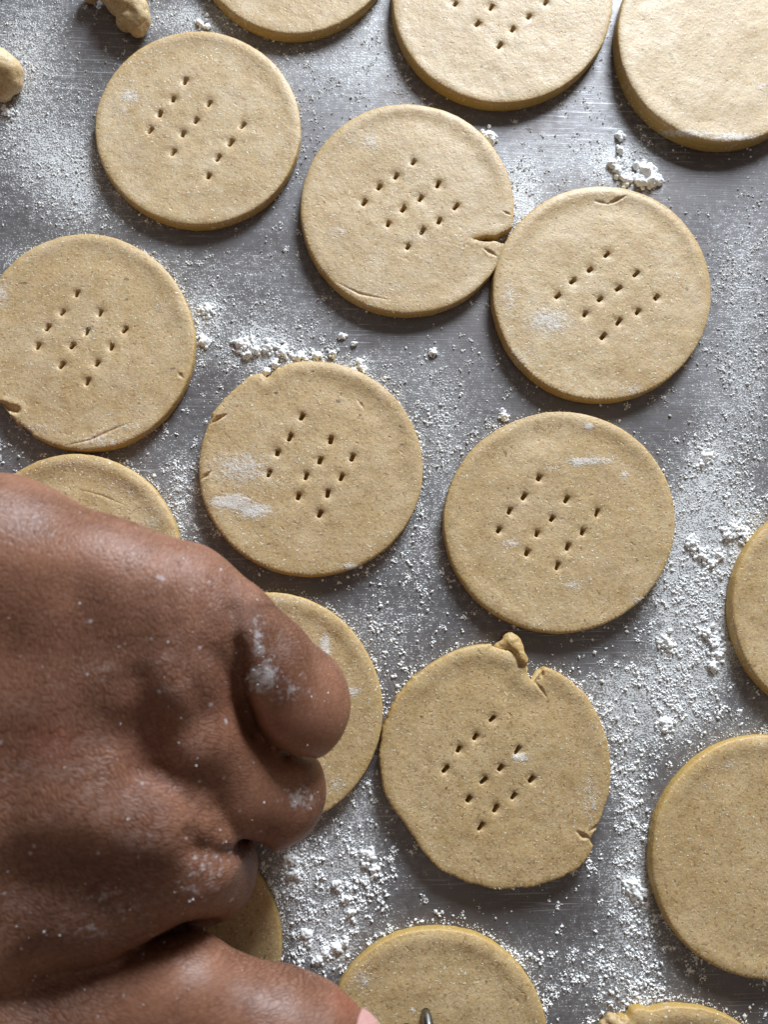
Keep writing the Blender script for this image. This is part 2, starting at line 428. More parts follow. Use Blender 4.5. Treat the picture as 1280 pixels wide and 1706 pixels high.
    vis = (px_g[:, 0] > -70) & (px_g[:, 0] < 1350) & (px_g[:, 1] > -70) & (px_g[:, 1] < 1780)
    coarse = (np.arange(len(g)) % 4 == 0)
    g = g[vis | coarse]
    extra = []
    for dd in (.22, .5, .85):
        m = W-nrm*dd; extra.append(m[::1 if dd < .4 else 2])
    for hx, hy in holes:
        q = RNG.uniform(-2.2, 2.2, (110, 2)); extra.append(q+[hx, hy])
    for ln, dep, wd in creases:
        for p, q in zip(ln[:-1], ln[1:]):
            L = np.linalg.norm(q-p); m = int(L/.18)+2
            s = np.linspace(0, 1, m)[:, None]; b = p+(q-p)*s
            un = np.array([-(q-p)[1], (q-p)[0]])/max(L, 1e-6)
            for o_ in (-2, -1, -.5, 0, .5, 1, 2): extra.append(b+un*o_*wd+RNG.uniform(-.02, .02, b.shape))
    ex = np.concatenate(extra)
    allp = np.concatenate([ex, g[dist_edge(g[:, 0], g[:, 1]) > .95]])
    d = dist_edge(allp[:, 0], allp[:, 1])
    ok = in_poly(allp[:, 0], allp[:, 1], W) & (d > .14)
    rects = []
    for j, (hx, hy) in enumerate(holes):
        aa = math.radians(k['ha']+rn.uniform(-11, 11)); L, Wd = rn.uniform(1.15, 1.6), rn.uniform(.66, .84)
        ax = np.array([math.cos(aa), math.sin(aa)]); ay = np.array([-ax[1], ax[0]])
        q = allp-[hx, hy]
        ok &= ~((abs(q@ax) < L+.12) & (abs(q@ay) < Wd+.12))
        rects.append((np.array([hx, hy]), ax, ay, L, Wd))
    allp = allp[ok]
    # thin out points that crowd each other
    key = np.round(allp/.16).astype(np.int64); _, ui = np.unique(key, axis=0, return_index=True)
    allp = allp[np.sort(ui)]
    for c0, ax, ay, L, Wd in rects:
        for ring, (sc, zz) in enumerate(((1.0, None), (.90, 1.1))):
            s0 = len(P2)
            cor = [(1, .55), (.7, 1), (-.7, 1), (-1, .55), (-1, -.55), (-.7, -1), (.7, -1), (1, -.55)]
            for u, v in cor:
                p = c0+ax*L*u*sc+ay*Wd*v*(sc if ring == 0 else .86)
                P2.append((float(p[0]), float(p[1])))
                if zz: forced[len(P2)-1] = zz
            edges += [(s0+q, s0+(q+1) % 8) for q in range(8)]
        P2.append((float(c0[0]), float(c0[1]))); forced[len(P2)-1] = .7
    P2 += [tuple(p) for p in allp]
    face_in = [list(range(n))]
    vo, _, fo, vmap, _, _ = delaunay_2d_cdt([Vector(p) for p in P2], edges, face_in, 1, 1e-5, True)
    vo = np.array([tuple(v) for v in vo])
    fc = np.array([vo[list(f)].mean(0) for f in fo])
    inside = in_poly(fc[:, 0], fc[:, 1], W)
    fo = [f for f, k_ in zip(fo, inside) if k_]
    z = height(vo[:, 0], vo[:, 1])
    origs = {}
    for oi, src in enumerate(vmap):
        for s in src:
            if s in forced: z[oi] = forced[s]
            if s < n: origs[s] = oi
    side = np.zeros(len(vo))
    for oi, src in enumerate(vmap):
        if any(s in forced for s in src): side[oi] = 1
    ring = [origs[j] for j in range(n)]
    zt = t-RR*.95
    side[ring] = .65; z[ring] = zt
    V = [np.column_stack([vo, z])]; F = [list(f) for f in fo]
    base = len(vo); prev = ring; sides = [side]
    for fz, off in ((.72, .16), (.42, .24), (.16, .14), (0.0, -.12)):
        rough = .16*fbm(W[:, 0]*1.1+fz*9, W[:, 1]*1.1+i, o=2)*(fz > 0)
        q = W+nrm*(off+rough)[:, None]
        V.append(np.column_stack([q, np.full(n, zt*fz+.02)])); sides.append(np.ones(n))
        cur = list(range(base, base+n)); base += n
        for a_ in range(n):
            b_ = (a_+1) % n
            F.append([prev[a_], cur[a_], cur[b_], prev[b_]])
        prev = cur
    V = np.concatenate(V); side = np.concatenate(sides)
    pp = to_px(V); fl = np.zeros(len(V))
    for fx, fy, sx, sy, st in k['flour']:
        fl = np.maximum(fl, st*np.exp(-.5*(((pp[:, 0]-fx)/sx)**2+((pp[:, 1]-fy)/sy)**2)))
    # flour caught on the rim facing the heaps
    de = dist_edge(V[:, 0], V[:, 1])
    fl = np.maximum(fl, .45*np.exp(-(de/1.1)**2)*np.clip(.4+NF2(V[:, 0]/7, V[:, 1]/7), 0, 1))
    side = np.maximum(side, .45*np.exp(-(de/1.5)**2)*(V[:, 2] > 1.2))
    mid = np.array([ctr[0], ctr[1], 0.0])
    o = mesh_obj('raw_cookie', V-mid, F, DOUGH, attrs={'side': side, 'flour': fl, 'dust_and_light': np.full(len(V), float(np.clip(1.15-cy/1250, .25, 1)))})  # upper cookies paler: part flour dusting, part light painted into the colour
    o.location = mid*S
    tag(o, k['label'], 'cookie', GROUP)
    # loose grains lying on it
    N = 900
    q = RNG.uniform(lo, hi, (N*3, 2)); q = q[in_poly(q[:, 0], q[:, 1], W)][:N]
    ppx = to_px(np.column_stack([q, np.full(len(q), t)]))
    fq = np.zeros(len(q))
    for fx, fy, sx, sy, st in k['flour']:
        fq = np.maximum(fq, st*np.exp(-.5*(((ppx[:, 0]-fx)/(sx*1.3))**2+((ppx[:, 1]-fy)/(sy*1.3))**2)))
    dq = dist_edge(q[:, 0], q[:, 1])
    pr = .16+fq*.9+.30*np.exp(-(dq/1.6)**2)
    pr = pr*(.5+.8*np.clip(NF(q[:, 0]/6+i, q[:, 1]/6)+.4, 0, 1))
    q = q[RNG.random(len(q)) < pr]
    xs = []
    for fx, fy, sx, sy, st in k['flour']:      # thicker where the flour sticks
        m = int(sx*sy*st*.22)
        e = np.column_stack([RNG.normal(fx, sx*.75, m), RNG.normal(fy, sy*.75, m)])
        if m: xs.append(PA(e, t))
    if xs:
        e = np.concatenate(xs); e = e[in_poly(e[:, 0], e[:, 1], W)]; q = np.concatenate([q, e])
    if len(q):
        r = .07+.10*RNG.random(len(q))**3
        grains('flour_dusting', np.column_stack([q, height(q[:, 0], q[:, 1])+r*.3])-mid, r, o)
    return o

OCT = np.array([(1, 0, 0), (-1, 0, 0), (0, 1, 0), (0, -1, 0), (0, 0, 1), (0, 0, -1)], float)
OCF = np.array([(0, 2, 4), (2, 1, 4), (1, 3, 4), (3, 0, 4), (2, 0, 5), (1, 2, 5), (3, 1, 5), (0, 3, 5)])
def grains(name, pos, r, parent=None, mat=None):
    n = len(pos)
    a = RNG.uniform(0, 6.28, n); ca, sa = np.cos(a), np.sin(a)
    j = 1+RNG.uniform(-.35, .35, (n, 6))
    sc = np.column_stack([1+RNG.uniform(-.3, .5, n), 1+RNG.uniform(-.3, .3, n), .8+RNG.uniform(-.2, .3, n)])
    v = OCT[None]*j[:, :, None]*sc[:, None]*r[:, None, None]
    x = v[..., 0]*ca[:, None]-v[..., 1]*sa[:, None]; y = v[..., 0]*sa[:, None]+v[..., 1]*ca[:, None]
    v = np.stack([x, y, v[..., 2]], -1)+pos[:, None]
    f = (OCF[None]+(np.arange(n)*6)[:, None, None]).reshape(-1, 3)
    o = mesh_obj(name, v.reshape(-1, 3), f, mat or FLOUR, parent, smooth=False)
    o['kind'] = 'stuff'
    return o

for i, k in enumerate(C): build_cookie(i, k)

# ------------------------------------------------------------------ tray and flour
# where the flour lies thick, or is thinned to suggest shade: x, y, sx, sy, amount (photo pixels laid onto the tray)
DENS = [(90,270,60,60,.95),(60,60,70,60,.9),(20,180,60,80,.7),(150,330,45,60,.9),(330,30,70,22,1.2),(560,90,60,60,.6),(460,110,30,30,.4),
        (620,60,40,60,.6),(870,330,26,50,1.3),(1030,270,55,30,.9),(960,240,90,60,.4),(1240,520,35,120,.65),(1250,400,40,60,.3),
        (1250,700,40,90,.6),(1180,760,30,80,.8),(1160,880,40,60,1.6),(1140,980,44,60,1.6),(1060,1150,60,50,1.7),(1120,1180,50,40,1.3),
        (1230,880,30,40,1.3),(1180,1060,34,60,1.5),(1250,1190,40,40,.8),(1045,1300,24,60,1.2),(1060,1440,22,60,1.1),(1020,1480,30,50,.7),
        (1060,1590,50,60,.9),(980,1640,60,40,.5),(560,570,60,30,.9),(450,570,60,40,1.1),(340,530,30,50,.9),(280,420,40,30,.8),(420,440,40,40,.5),
        (700,620,60,70,.6),(740,760,22,80,.7),(700,900,40,60,.7),(660,1040,50,60,.55),(600,1010,40,40,.5),(310,860,24,60,.9),(300,780,40,30,.5),
        (500,1460,40,50,1.1),(590,1430,50,50,1.0),(560,1540,60,30,1.0),(600,1340,26,40,.8),(655,1480,40,40,.5),(540,1590,30,16,1.6),
        (930,1560,60,40,.4),(860,1590,30,40,.6),(1140,1660,60,22,.8),(240,740,30,12,.4),(20,740,30,20,.3),(40,430,40,20,.9),(800,700,40,30,.4)]
SHADE_CLEAR = [(330,400,120,18,.9),(170,330,10,50,.5),(150,60,36,40,.9),(660,550,130,26,.85),(1180,290,100,40,.9),(830,210,120,24,.75),(540,70,80,16,.5),  # flour thinned in cast-shadow bands, adding to the shade there
         (1000,695,110,22,.85),(960,1080,90,26,.85),(520,985,110,20,.9),(800,1500,130,30,.9),(660,1420,30,40,.6),(870,1540,80,26,.5),
         (1220,1660,70,40,.9),(560,580,50,14,.8),(1250,1170,34,30,.5),(770,560,80,60,.35)]
HEAPS = [(430,578,26),(510,592,26),(545,590,20),(600,606,16),(1076,292,24),(1025,275,18),(1190,1080,30),(1058,1482,24),(1172,918,28),(1228,885,26),(1178,765,18),(1112,1070,22),(487,1440,18),(618,1436,18),(577,1508,18),(342,518,18),(1110,1207,20),(545,1590,22)]
def density(p):
    d = np.full(len(p), .38)
    for x, y, sr in HEAPS: d += .9*np.exp(-.5*((p[:, 0]-x)**2+(p[:, 1]-y)**2)/sr**2)
    for x, y, sx, sy, a in DENS: d += a*np.exp(-.5*(((p[:, 0]-x)/sx)**2+((p[:, 1]-y)/sy)**2))
    for x, y, sx, sy, a in SHADE_CLEAR: d *= 1-a*np.exp(-.5*(((p[:, 0]-x)/sx)**2+((p[:, 1]-y)/sy)**2))
    return d

def edge_field(q):
    """distance to the nearest cookie and whether inside one"""
    d = np.full(len(q), 1e9); ins = np.zeros(len(q), bool)
    for W, t in outlines:
        lo, hi = W.min(0)-4, W.max(0)+4
        m = np.where((q[:, 0] > lo[0]) & (q[:, 0] < hi[0]) & (q[:, 1] > lo[1]) & (q[:, 1] < hi[1]))[0]
        if not len(m): continue
        for s in range(0, len(m), 20000):
            mm = m[s:s+20000]; w = W[::3]
            dd = np.hypot(q[mm, 0][:, None]-w[None, :, 0], q[mm, 1][:, None]-w[None, :, 1]).min(1)
            d[mm] = np.minimum(d[mm], dd)
        ins[m] |= in_poly(q[m, 0], q[m, 1], W)
    return d, ins

X0, X1, Y0, Y1 = -330.0, 330.0, -330.0, 380.0
nx_, ny_ = 221, 237
gx, gy = np.meshgrid(np.linspace(X0, X1, nx_), np.linspace(Y0, Y1, ny_))
gp = np.column_stack([gx.ravel(), gy.ravel()])
film = density(to_px(np.column_stack([gp, np.zeros(len(gp))])))
gz = .0*gp[:, 0]
idx = np.arange(nx_*ny_).reshape(ny_, nx_)
fq = np.stack([idx[:-1, :-1], idx[:-1, 1:], idx[1:, 1:], idx[1:, :-1]], -1).reshape(-1, 4)
tray = mesh_obj('tray', np.column_stack([gp, gz]), fq, TRAY, attrs={'film': np.clip(film*.62-.05, 0, 1.0)})
tag(tray, 'scratched grey metal tray dusted with white flour', None, None, 'structure')

def scatter(n, power, rmin, rmax, cluster=None):
    px = np.column_stack([RNG.uniform(-60, 1340, n), RNG.uniform(-60, 1766, n)])
    d = density(px)
    q = PA(px, 0)
    blot = fbm(q[:, 0]/6.5, q[:, 1]/6.5)*.9+fbm(q[:, 0]/2.0, q[:, 1]/2.0, n=NF2)*.7
    pr = np.clip(d*(.30+1.45*blot), 0, None)
    keep = RNG.random(n) < pr*power
    q = q[keep]
    if cluster:
        m = RNG.integers(cluster[0], cluster[1], len(q))
        par = np.repeat(np.arange(len(q)), m)
        q = q[par]+RNG.normal(0, cluster[2], (len(par), 2))
    de, ins = edge_field(q)
    q = q[~ins & (de > .12)]
    r = rmin+(rmax-rmin)*RNG.random(len(q))**4
    qp = to_px(np.column_stack([q, np.zeros(len(q))]))
    r = r*(1+.35*np.clip((qp[:, 1]-400)/900, -.3, 1))
    return q, r
q1, r1 = scatter(300000, .40, .085, .48)
q2, r2 = scatter(34000, .42, .13, .38, (4, 22, .55))
# a line of flour dragged against the cookie rims
qs = []
for W, t in outlines:
    c0 = W.mean(0); u = (W-c0)/np.linalg.norm(W-c0, axis=1)[:, None]
    px = to_px(np.column_stack([W, np.zeros(len(W))]))
    w = np.clip(u[:, 1]*.6+u[:, 0]*.35+.05, 0, 1)*np.clip(density(px)+.35, .2, 1.5)
    m = RNG.poisson(w*5)
    rep = np.repeat(np.arange(len(W)), m)
    qs.append(W[rep]+u[rep]*(np.abs(RNG.normal(0, .7, len(rep)))+.45)[:, None]+RNG.normal(0, .3, (len(rep), 2)))
q3 = np.concatenate(qs); de, ins = edge_field(q3); q3 = q3[~ins]
r3 = .11+.2*RNG.random(len(q3))**2
q = np.concatenate([q1, q2, q3]); r = np.concatenate([r1, r2, r3])
print('flour grains', len(q))
g_ = grains('flour_dust', np.column_stack([q, r*.45]), r)
tag(g_, 'fine white flour grains scattered over the metal tray', 'flour', None, 'stuff')
# dark crumbs
pc = np.column_stack([RNG.uniform(0, 1280, 260), RNG.uniform(0, 1706, 260)])
qc = PA(pc, 0); de, ins = edge_field(qc); qc = qc[~ins]
rc = .10+.14*RNG.random(len(qc))**2
CRUMB = plain('burnt_crumb', (.09, .05, .03), .7)
g_ = grains('dark_crumbs', np.column_stack([qc, rc*.4]), rc, None, CRUMB)
tag(g_, 'tiny dark specks of bran strewn over the metal tray', 'crumbs', None, 'stuff')

# ------------------------------------------------------------------ implicit surfaces
def surface_nets(F, lo, h):
    nx, ny, nz = F.shape
    ins = F < 0
    c = [ins[a:nx-1+a, b:ny-1+b, d:nz-1+d] for a in (0, 1) for b in (0, 1) for d in (0, 1)]
    s = sum(x.astype(np.int8) for x in c)
    cells = np.argwhere((s > 0) & (s < 8))
    idm = np.full((nx-1, ny-1, nz-1), -1, np.int64)
    idm[tuple(cells.T)] = np.arange(len(cells))
    acc = np.zeros((len(cells), 3)); cnt = np.zeros(len(cells))
    cor = np.array([(a, b, d) for a in (0, 1) for b in (0, 1) for d in (0, 1)])
    for i in range(8):
        for j in range(i+1, 8):
            if abs(cor[i]-cor[j]).sum() != 1: continue
            A = F[tuple((cells+cor[i]).T)]; B = F[tuple((cells+cor[j]).T)]
            m = (A < 0) != (B < 0)
            t = A[m]/(A[m]-B[m])
            acc[m] += cor[i]+(cor[j]-cor[i])*t[:, None]; cnt[m] += 1
    V = lo+(cells+acc/cnt[:, None])*h
    Q = []
    for ax in range(3):
        sl0 = [slice(None)]*3; sl1 = [slice(None)]*3
        sl0[ax] = slice(0, -1); sl1[ax] = slice(1, None)
        a, b = ins[tuple(sl0)], ins[tuple(sl1)]
        e = np.argwhere(a != b)
        o1, o2 = (ax+1) % 3, (ax+2) % 3
        ok = (e[:, o1] > 0) & (e[:, o2] > 0) & (e[:, o1] < F.shape[o1]-1) & (e[:, o2] < F.shape[o2]-1)
        e = e[ok]
        u = np.zeros(3, int); u[o1] = 1; v = np.zeros(3, int); v[o2] = 1
        q = np.stack([idm[tuple((e-u-v).T)], idm[tuple((e-v).T)], idm[tuple(e.T)], idm[tuple((e-u).T)]], 1)
        fl = ~a[tuple(e.T)]
        q[fl] = q[fl][:, ::-1]
        Q.append(q)
    return V, np.concatenate(Q)

def smin(a, b, k):
    h = np.clip(.5+.5*(b-a)/k, 0, 1)
    return b+(a-b)*h-k*h*(1-h)
def cone(G, p, q, r0, r1, sq=1.0):
    d = q-p; L = d@d+1e-9
    t = np.clip(((G-p)@d)/L, 0, 1)
    return np.linalg.norm(G-(p+t[..., None]*d), axis=-1)-(r0+(r1-r0)*t)

def blob(label, name, balls, noise, h=.45, cat='dough scrap', side=.6, flour=.2, k=1.2, mat=None, fine=False):
    """balls: (px, py, z mm, r mm)"""
    cs = [(P(b[0], b[1], b[2]), b[3]) for b in balls]
    lo = np.min([c-r-1.5 for c, r in cs], 0); hi = np.max([c+r+1.5 for c, r in cs], 0); lo[2] = -1
    n = [int((hi[a]-lo[a])/h)+2 for a in range(3)]
    ax = [lo[a]+h*np.arange(n[a]) for a in range(3)]
    G = np.stack(np.meshgrid(*ax, indexing='ij'), -1)
    D = None
    for c, r in cs:
        d = np.linalg.norm(G-c, axis=-1)-r
        D = d if D is None else smin(D, d, k)
    D = D+noise*fbm(G[..., 0]/3.2, G[..., 1]/3.2, G[..., 2]/3.2)+noise*.45*fbm(G[..., 0]/1.0, G[..., 1]/1.0, G[..., 2]/1.0, n=NF2)
    if fine: D = D+.20*NF(G[..., 0]*2.8, G[..., 1]*2.8, G[..., 2]*2.8)
    D = np.maximum(D, .05-G[..., 2])
    V, Q = surface_nets(D, lo, h)
    mid = np.array([V[:, 0].mean(), V[:, 1].mean(), 0])
    o = mesh_obj(name, V-mid, Q, mat or DOUGH, attrs={'side': np.full(len(V), side), 'flour': np.full(len(V), flour), 'dust_and_light': np.full(len(V), .7)})
    o.location = mid*S
    tag(o, label, cat)
    return o
# ------------------------------------------------------------------ flour clumps
def clump(pts, h, label, n=170, rb=None, z0=0):
    """pts: (px, py, radius px) heaps along the clump; h its height in mm"""
    balls = []; wt = np.array([p[2]**2 for p in pts], float); wt /= wt.sum()
    for j in range(int(50+n*1.0)):
        bx, by, br = pts[RNG.choice(len(pts), p=wt)]
        rr = abs(RNG.normal(0, .55)); a = RNG.uniform(0, 6.28)
        r_ = .20+.48*RNG.random()**2 if not rb else RNG.uniform(*rb)
        balls.append((bx+br*rr*math.cos(a), by+br*rr*math.sin(a), r_*.4+h*.75*max(0, 1-rr*rr)*RNG.random(), r_))
    balls = [(b[0], b[1], b[2]*.62, b[3]) for b in balls]
    o = blob(label, 'flour_clump', balls, .26, h=.22, cat='flour clump', side=0, flour=0, k=.26, mat=FLOUR, fine=True)
    o['group'] = 'clumps of flour on the tray'
    return o
clump([(400,570,15),(422,574,15),(445,578,14),(412,590,9),(425,583,12)], 2.6, 'large white flour clump above the upper left rim of the middle cookie', 330)
clump([(470,586,14),(500,594,13),(530,592,12),(555,588,11),(458,606,9),(445,620,8)], 2.6, 'long ridge of flour banked against the top rim of the middle cookie', 420)
clump([(600,606,10),(606,618,7),(570,560,7),(590,572,6)], 1.2, 'small flour crumbs right of the ridge above the middle cookie', 110)
clump([(1078,284,15),(1086,298,13),(1068,302,10)], 3.6, 'tallest rounded flour lump below the thick corner cookie', 170, (.5, 1.3))
clump([(1022,272,9),(1030,282,8),(1045,300,12),(1034,226,8),(1034,250,6)], 1.8, 'cluster of little flour balls left of the tallest lump', 120, (.4, 1.0))
clump([(815,228,11)], 2.4, 'single flour lump at the upper right rim of the split cookie', 60, (.4, 1.0))
clump([(1180,1055,18),(1192,1072,18),(1198,1092,12),(1190,1108,14)], 2.4, 'hooked flour clump left of the right edge cookie slice', 260)
clump([(1056,1478,20),(1068,1490,18)], 2.2, 'round flour patch between the torn cookie and the large right cookie', 240)
clump([(1156,905,15),(1172,925,15),(1186,938,12),(1200,925,12)], 1.8, 'slanting flour streak right of the streaked cookie', 230)
clump([(1225,880,18),(1240,892,15),(1215,890,12)], 2.0, 'flour clump above the cookie slice at the right edge', 230)
clump([(1180,760,12),(1170,775,8)], 1.3, 'flour clump right of the streaked cookie, highest one there', 90)
clump([(1110,1068,14),(1118,1075,10)], 1.4, 'flour clump below right of the streaked cookie', 130)
clump([(486,1436,15),(492,1455,12),(478,1428,9)], 1.6, 'flour clump just right of the curled fingers', 150)
clump([(616,1425,13),(624,1448,12),(612,1440,8)], 1.4, 'flour clump left of the lower rim of the torn cookie', 140)
clump([(575,1498,11),(584,1520,11),(560,1474,9)], 1.3, 'flour clump between the hand and the torn cookie, lower one', 130)
clump([(511,1557,11)], 1.2, 'flour clump above the thumb', 60)
clump([(722,588,9)], 1.5, 'lone flour crumb between the split and middle cookies', 40)
clump([(346,515,13),(338,518,9)], 1.5, 'flour clump right of the leftmost pricked cookie, upper one', 90)
clump([(341,568,9)], 1.0, 'flour clump right of the leftmost pricked cookie, lower one', 50)
clump([(840,693,9)], 1.2, 'flour crumb above the upper left rim of the streaked cookie', 50)
clump([(14,188,12)], 1.2, 'flour clump near the left edge below the small dough ball', 70)
clump([(335,40,10),(345,44,7)], 1.4, 'flour crumb above the second cookie of the top row', 60)
clump([(1107,1200,10),(1116,1206,9),(1110,1215,8)], 1.2, 'flour clump above the large right cookie', 90)
clump([(543,1588,12),(562,1580,10),(530,1600,10),(575,1568,8)], 1.4, 'flour bank at the upper left rim of the bottom cookie', 170)

blob('knobbly scrap of raw dough with a broken white end near the top left', 'dough_scrap',
     [(186,-14,4.5,5.0),(198,4,5,4.8),(212,10,5,4.8),(225,14,5,4.6),(232,30,4.5,3.8),(215,34,4,3.6),(205,38,3.4,2.6),(228,46,3.6,3.0),(150,-12,3,3.2),(218,-14,5,5.5)], .55, side=.25, flour=.35)
blob('small smooth ball of dough at the left edge beside the top cookie', 'dough_ball',
     [(-6,115,5,7.0),(10,120,4.5,5.6),(16,136,3.6,4.0),(2,152,2.8,3.4)], .35, side=.2, flour=.1)
blob('curled strip of dough stuck to the top rim of the torn cookie', 'dough_curl',
     [(850,1064,2.4,2.0),(857,1070,3.0,2.2),(862,1080,3.6,2.3),(848,1073,2.8,1.9),(838,1076,2.4,1.5),(828,1080,2.2,1.2),(868,1092,4.2,1.8),(872,1101,4.4,1.3)], .5, h=.3, side=.7, flour=.1)
blob('crumbly bits of dough left of the crumbling cookie at the bottom', 'dough_crumbs',
     [(1020,1700,2.4,2.2),(1032,1706,2.6,2.2),(1008,1708,1.8,1.8),(1042,1702,2.6,1.6)], .5, h=.35, side=.2, flour=.3, k=.5)

# ------------------------------------------------------------------ dish whose rim just shows in the corner
def lathe(name, prof, seg, mat, parent=None):
    V = []; F = []
    for r_, z_ in prof:
        for s in range(seg):
            a = 2*math.pi*s/seg; V.append((r_*math.cos(a), r_*math.sin(a), z_))
    n = len(prof)
    for i_ in range(n-1):
        for s in range(seg):
            b = (s+1) % seg
            F.append((i_*seg+s, i_*seg+b, (i_+1)*seg+b, (i_+1)*seg+s))
    F.append(tuple(range(seg))[::-1]); F.append(tuple((n-1)*seg+s for s in range(seg)))
    return mesh_obj(name, V, F, mat, parent)
dc = P(-120, -90, 0)
dish = lathe('dish', [(18, 0), (27, .2), (31, 6), (33.5, 12), (34, 12.6), (33.4, 12.8), (32.6, 12), (30, 6), (26, 1.6), (2, 1.4)], 96, DISH)
dish.location = dc*S; dish.location.z = .0001
tag(dish, 'grey dish whose rounded rim just enters the upper left corner', 'dish')

# ------------------------------------------------------------------ the hand
def HB(px, py, z, rpx):
    p = P(px, py, z); return p, rpx*depth(p)[0]/FPX
chains = {
 'back1': ([(-1000,900,48,150),(-450,900,44,165),(-150,920,42,150),(0,940,44,140),(160,985,46,118),(290,1010,46,100)], 6),
 'back2': ([(-1000,1200,44,190),(-400,1200,42,190),(-100,1150,40,160),(120,1140,43,125),(270,1130,45,98)], 6),
 'back3': ([(-900,1400,40,190),(-300,1400,38,190),(-50,1330,38,150),(150,1310,41,115),(235,1330,41,95)], 6),
 'back4': ([(-700,1600,34,190),(-250,1600,32,190),(-50,1500,32,150),(110,1470,34,110),(220,1470,33,92)], 6),
 'palm':  ([(-300,1150,26,210),(0,1200,24,200),(200,1250,24,150),(330,1300,22,90)], 6),
}
fing = {
 'f1': ([(200,1000,46,98),(300,1015,46,98),(375,1048,44,82),(440,1108,37,80),(486,1165,29,88),(494,1182,27,88)], 4),
 'f2': ([(200,1120,46,94),(300,1118,47,86),(322,1218,43,76),(385,1305,28,80),(455,1318,18,90)], 4),
 'f3': ([(180,1300,44,97),(260,1350,42,92),(305,1420,34,88),(340,1448,17,88)], 5),
 'f4': ([(40,1520,32,105),(170,1500,30,80),(250,1460,28,80)], 6),
 'thumb': ([(-200,1800,30,170),(0,1690,28,115),(160,1670,28,90),(306,1656,30,87),(390,1700,28,86),(462,1724,26,96),(524,1736,25,84),(552,1745,24,66)], 4),
 'under': ([(250,1110,24,95),(350,1210,14,70),(300,1330,14,80),(200,1400,16,110),(100,1300,22,150),(180,1500,14,110),(285,1540,12,50)], 6),
}
h = 1.05
lo = np.array([-235.0, -185.0, 2.0]); hi = np.array([25.0, 60.0, 78.0])
n = [int((hi[a]-lo[a])/h)+2 for a in range(3)]
G = np.stack(np.meshgrid(*[(lo[a]+h*np.arange(n[a])).astype(np.float32) for a in range(3)], indexing='ij'), -1)
def chain(spec):
    pts, k = spec; D = None
    L = [HB(*b) for b in pts]
    for (p, r0), (q, r1) in zip(L[:-1], L[1:]):
        d = cone(G, p.astype(np.float32), q.astype(np.float32), r0, r1)
        D = d if D is None else smin(D, d, k)
    return D
back = None
for nm, kk in (('back1', 0), ('back2', 13), ('back3', 12), ('back4', 11), ('palm', 12)):
    d = chain(chains[nm]); back = d if back is None else smin(back, d, kk)
fd = {nm: chain(s) for nm, s in fing.items()}
D = smin(back, fd['under'], 6); D = smin(D, fd['f4'], 7)
# each finger blends into the back of the hand but only creases against its neighbour
for nm in ('f3', 'f2', 'f1'): D = smin(smin(back, fd[nm], 6), D, .6)
D = smin(D, fd['thumb'], 1.6)
def pit(px, py, z, rpx, dep):
    p = P(px, py, z); r = rpx*depth(p)[0]/FPX
    q = ((G-p.astype(np.float32))**2).sum(-1)
    return dep*np.exp(-q/(r*r))
D += pit(135, 990, 60, 50, 1.6)+pit(250, 1215, 56, 34, 1.1)+pit(225, 1290, 54, 30, 1.2)+pit(30, 1110, 60, 60, .8)+pit(60,1450,52,50,1.4)+pit(60,1620,46,60,2.0)
D -= pit(290, 1060, 58, 36, 1.0)+pit(110, 1240, 56, 50, .8)+pit(180, 1370, 52, 40, .8)
def carve(line, z, w, dep):
    global D
    L = PA(line, z).astype(np.float32)
    gx_, gy_ = G[:, :, 0, 0], G[:, :, 0, 1]
    best = np.full(gx_.size, 1e9); amt = np.zeros(gx_.size); m = len(L)-1
    for q in range(m):
        dd = seg_dist(gx_.ravel(), gy_.ravel(), L[q:q+2])
        f = (min(1.0, (q+.25)/3) if m > 3 else 1.0)*min(1.0, (m-q)/1.5)
        amt = np.maximum(amt, f*np.exp(-(dd/w)**2))
    amt = amt.reshape(gx_.shape)
    D += dep*amt[:, :, None]*(G[..., 2] > 14)
carve([(398,975),(405,1020),(409,1070),(411,1120),(414,1165),(424,1212),(444,1240),(475,1262),(508,1274)], 36, 1.9, 3.6)
carve([(345,1310),(346,1345),(353,1372),(378,1392),(408,1405),(436,1413)], 26, 1.9, 2.5)
carve([(150,1612),(215,1588),(262,1566),(300,1557),(345,1558)], 34, 1.9, 3.0)
for ln_ in ([(335,930),(330,980),(340,1030)],[(360,950),(357,1000),(365,1050)],[(298,945),(290,1000),(300,1050)],[(384,975),(382,1020),(388,1060)],[(315,1100),(330,1150),(345,1200)],[(372,1095),(382,1140),(392,1185)]):
    carve(ln_, 55, 1.3, .5)
carve([(268,1275),(295,1305),(322,1330),(346,1352)], 48, 1.8, 1.3)
carve([(250,1130),(262,1190),(285,1260)], 50, 4.0, 1.4)
D += .5*fbm(G[..., 0]/14, G[..., 1]/14, G[..., 2]/14, o=2)
V, Q = surface_nets(D, lo, h)
del G, D, fd, back
# relax the lattice once or twice along the surface
e = np.concatenate([Q[:, [0, 1]], Q[:, [1, 2]], Q[:, [2, 3]], Q[:, [3, 0]]])
for it in range(2):
    acc = np.zeros_like(V); cnt = np.zeros(len(V))
    for a_, b_ in ((0, 1), (1, 0)):
        for c_ in range(3): acc[:, c_] += np.bincount(e[:, a_], V[e[:, b_], c_], len(V))
        cnt += np.bincount(e[:, a_], minlength=len(V))
    V = V*.45+acc/cnt[:, None]*.55
px = to_px(V)
g2 = lambda x, y, sx, sy, a: a*np.exp(-.5*(((px[:, 0]-x)/sx)**2+((px[:, 1]-y)/sy)**2))
cc = P(430, 1010, 50)
du, dv = V[:, 0]-cc[0], V[:, 1]-cc[1]
rad = np.hypot(du, dv); ang_ = np.arctan2(-dv, -du)
wu = (rad+.25*V[:, 2])*S; wv = ang_*(rad*.65+10)*S
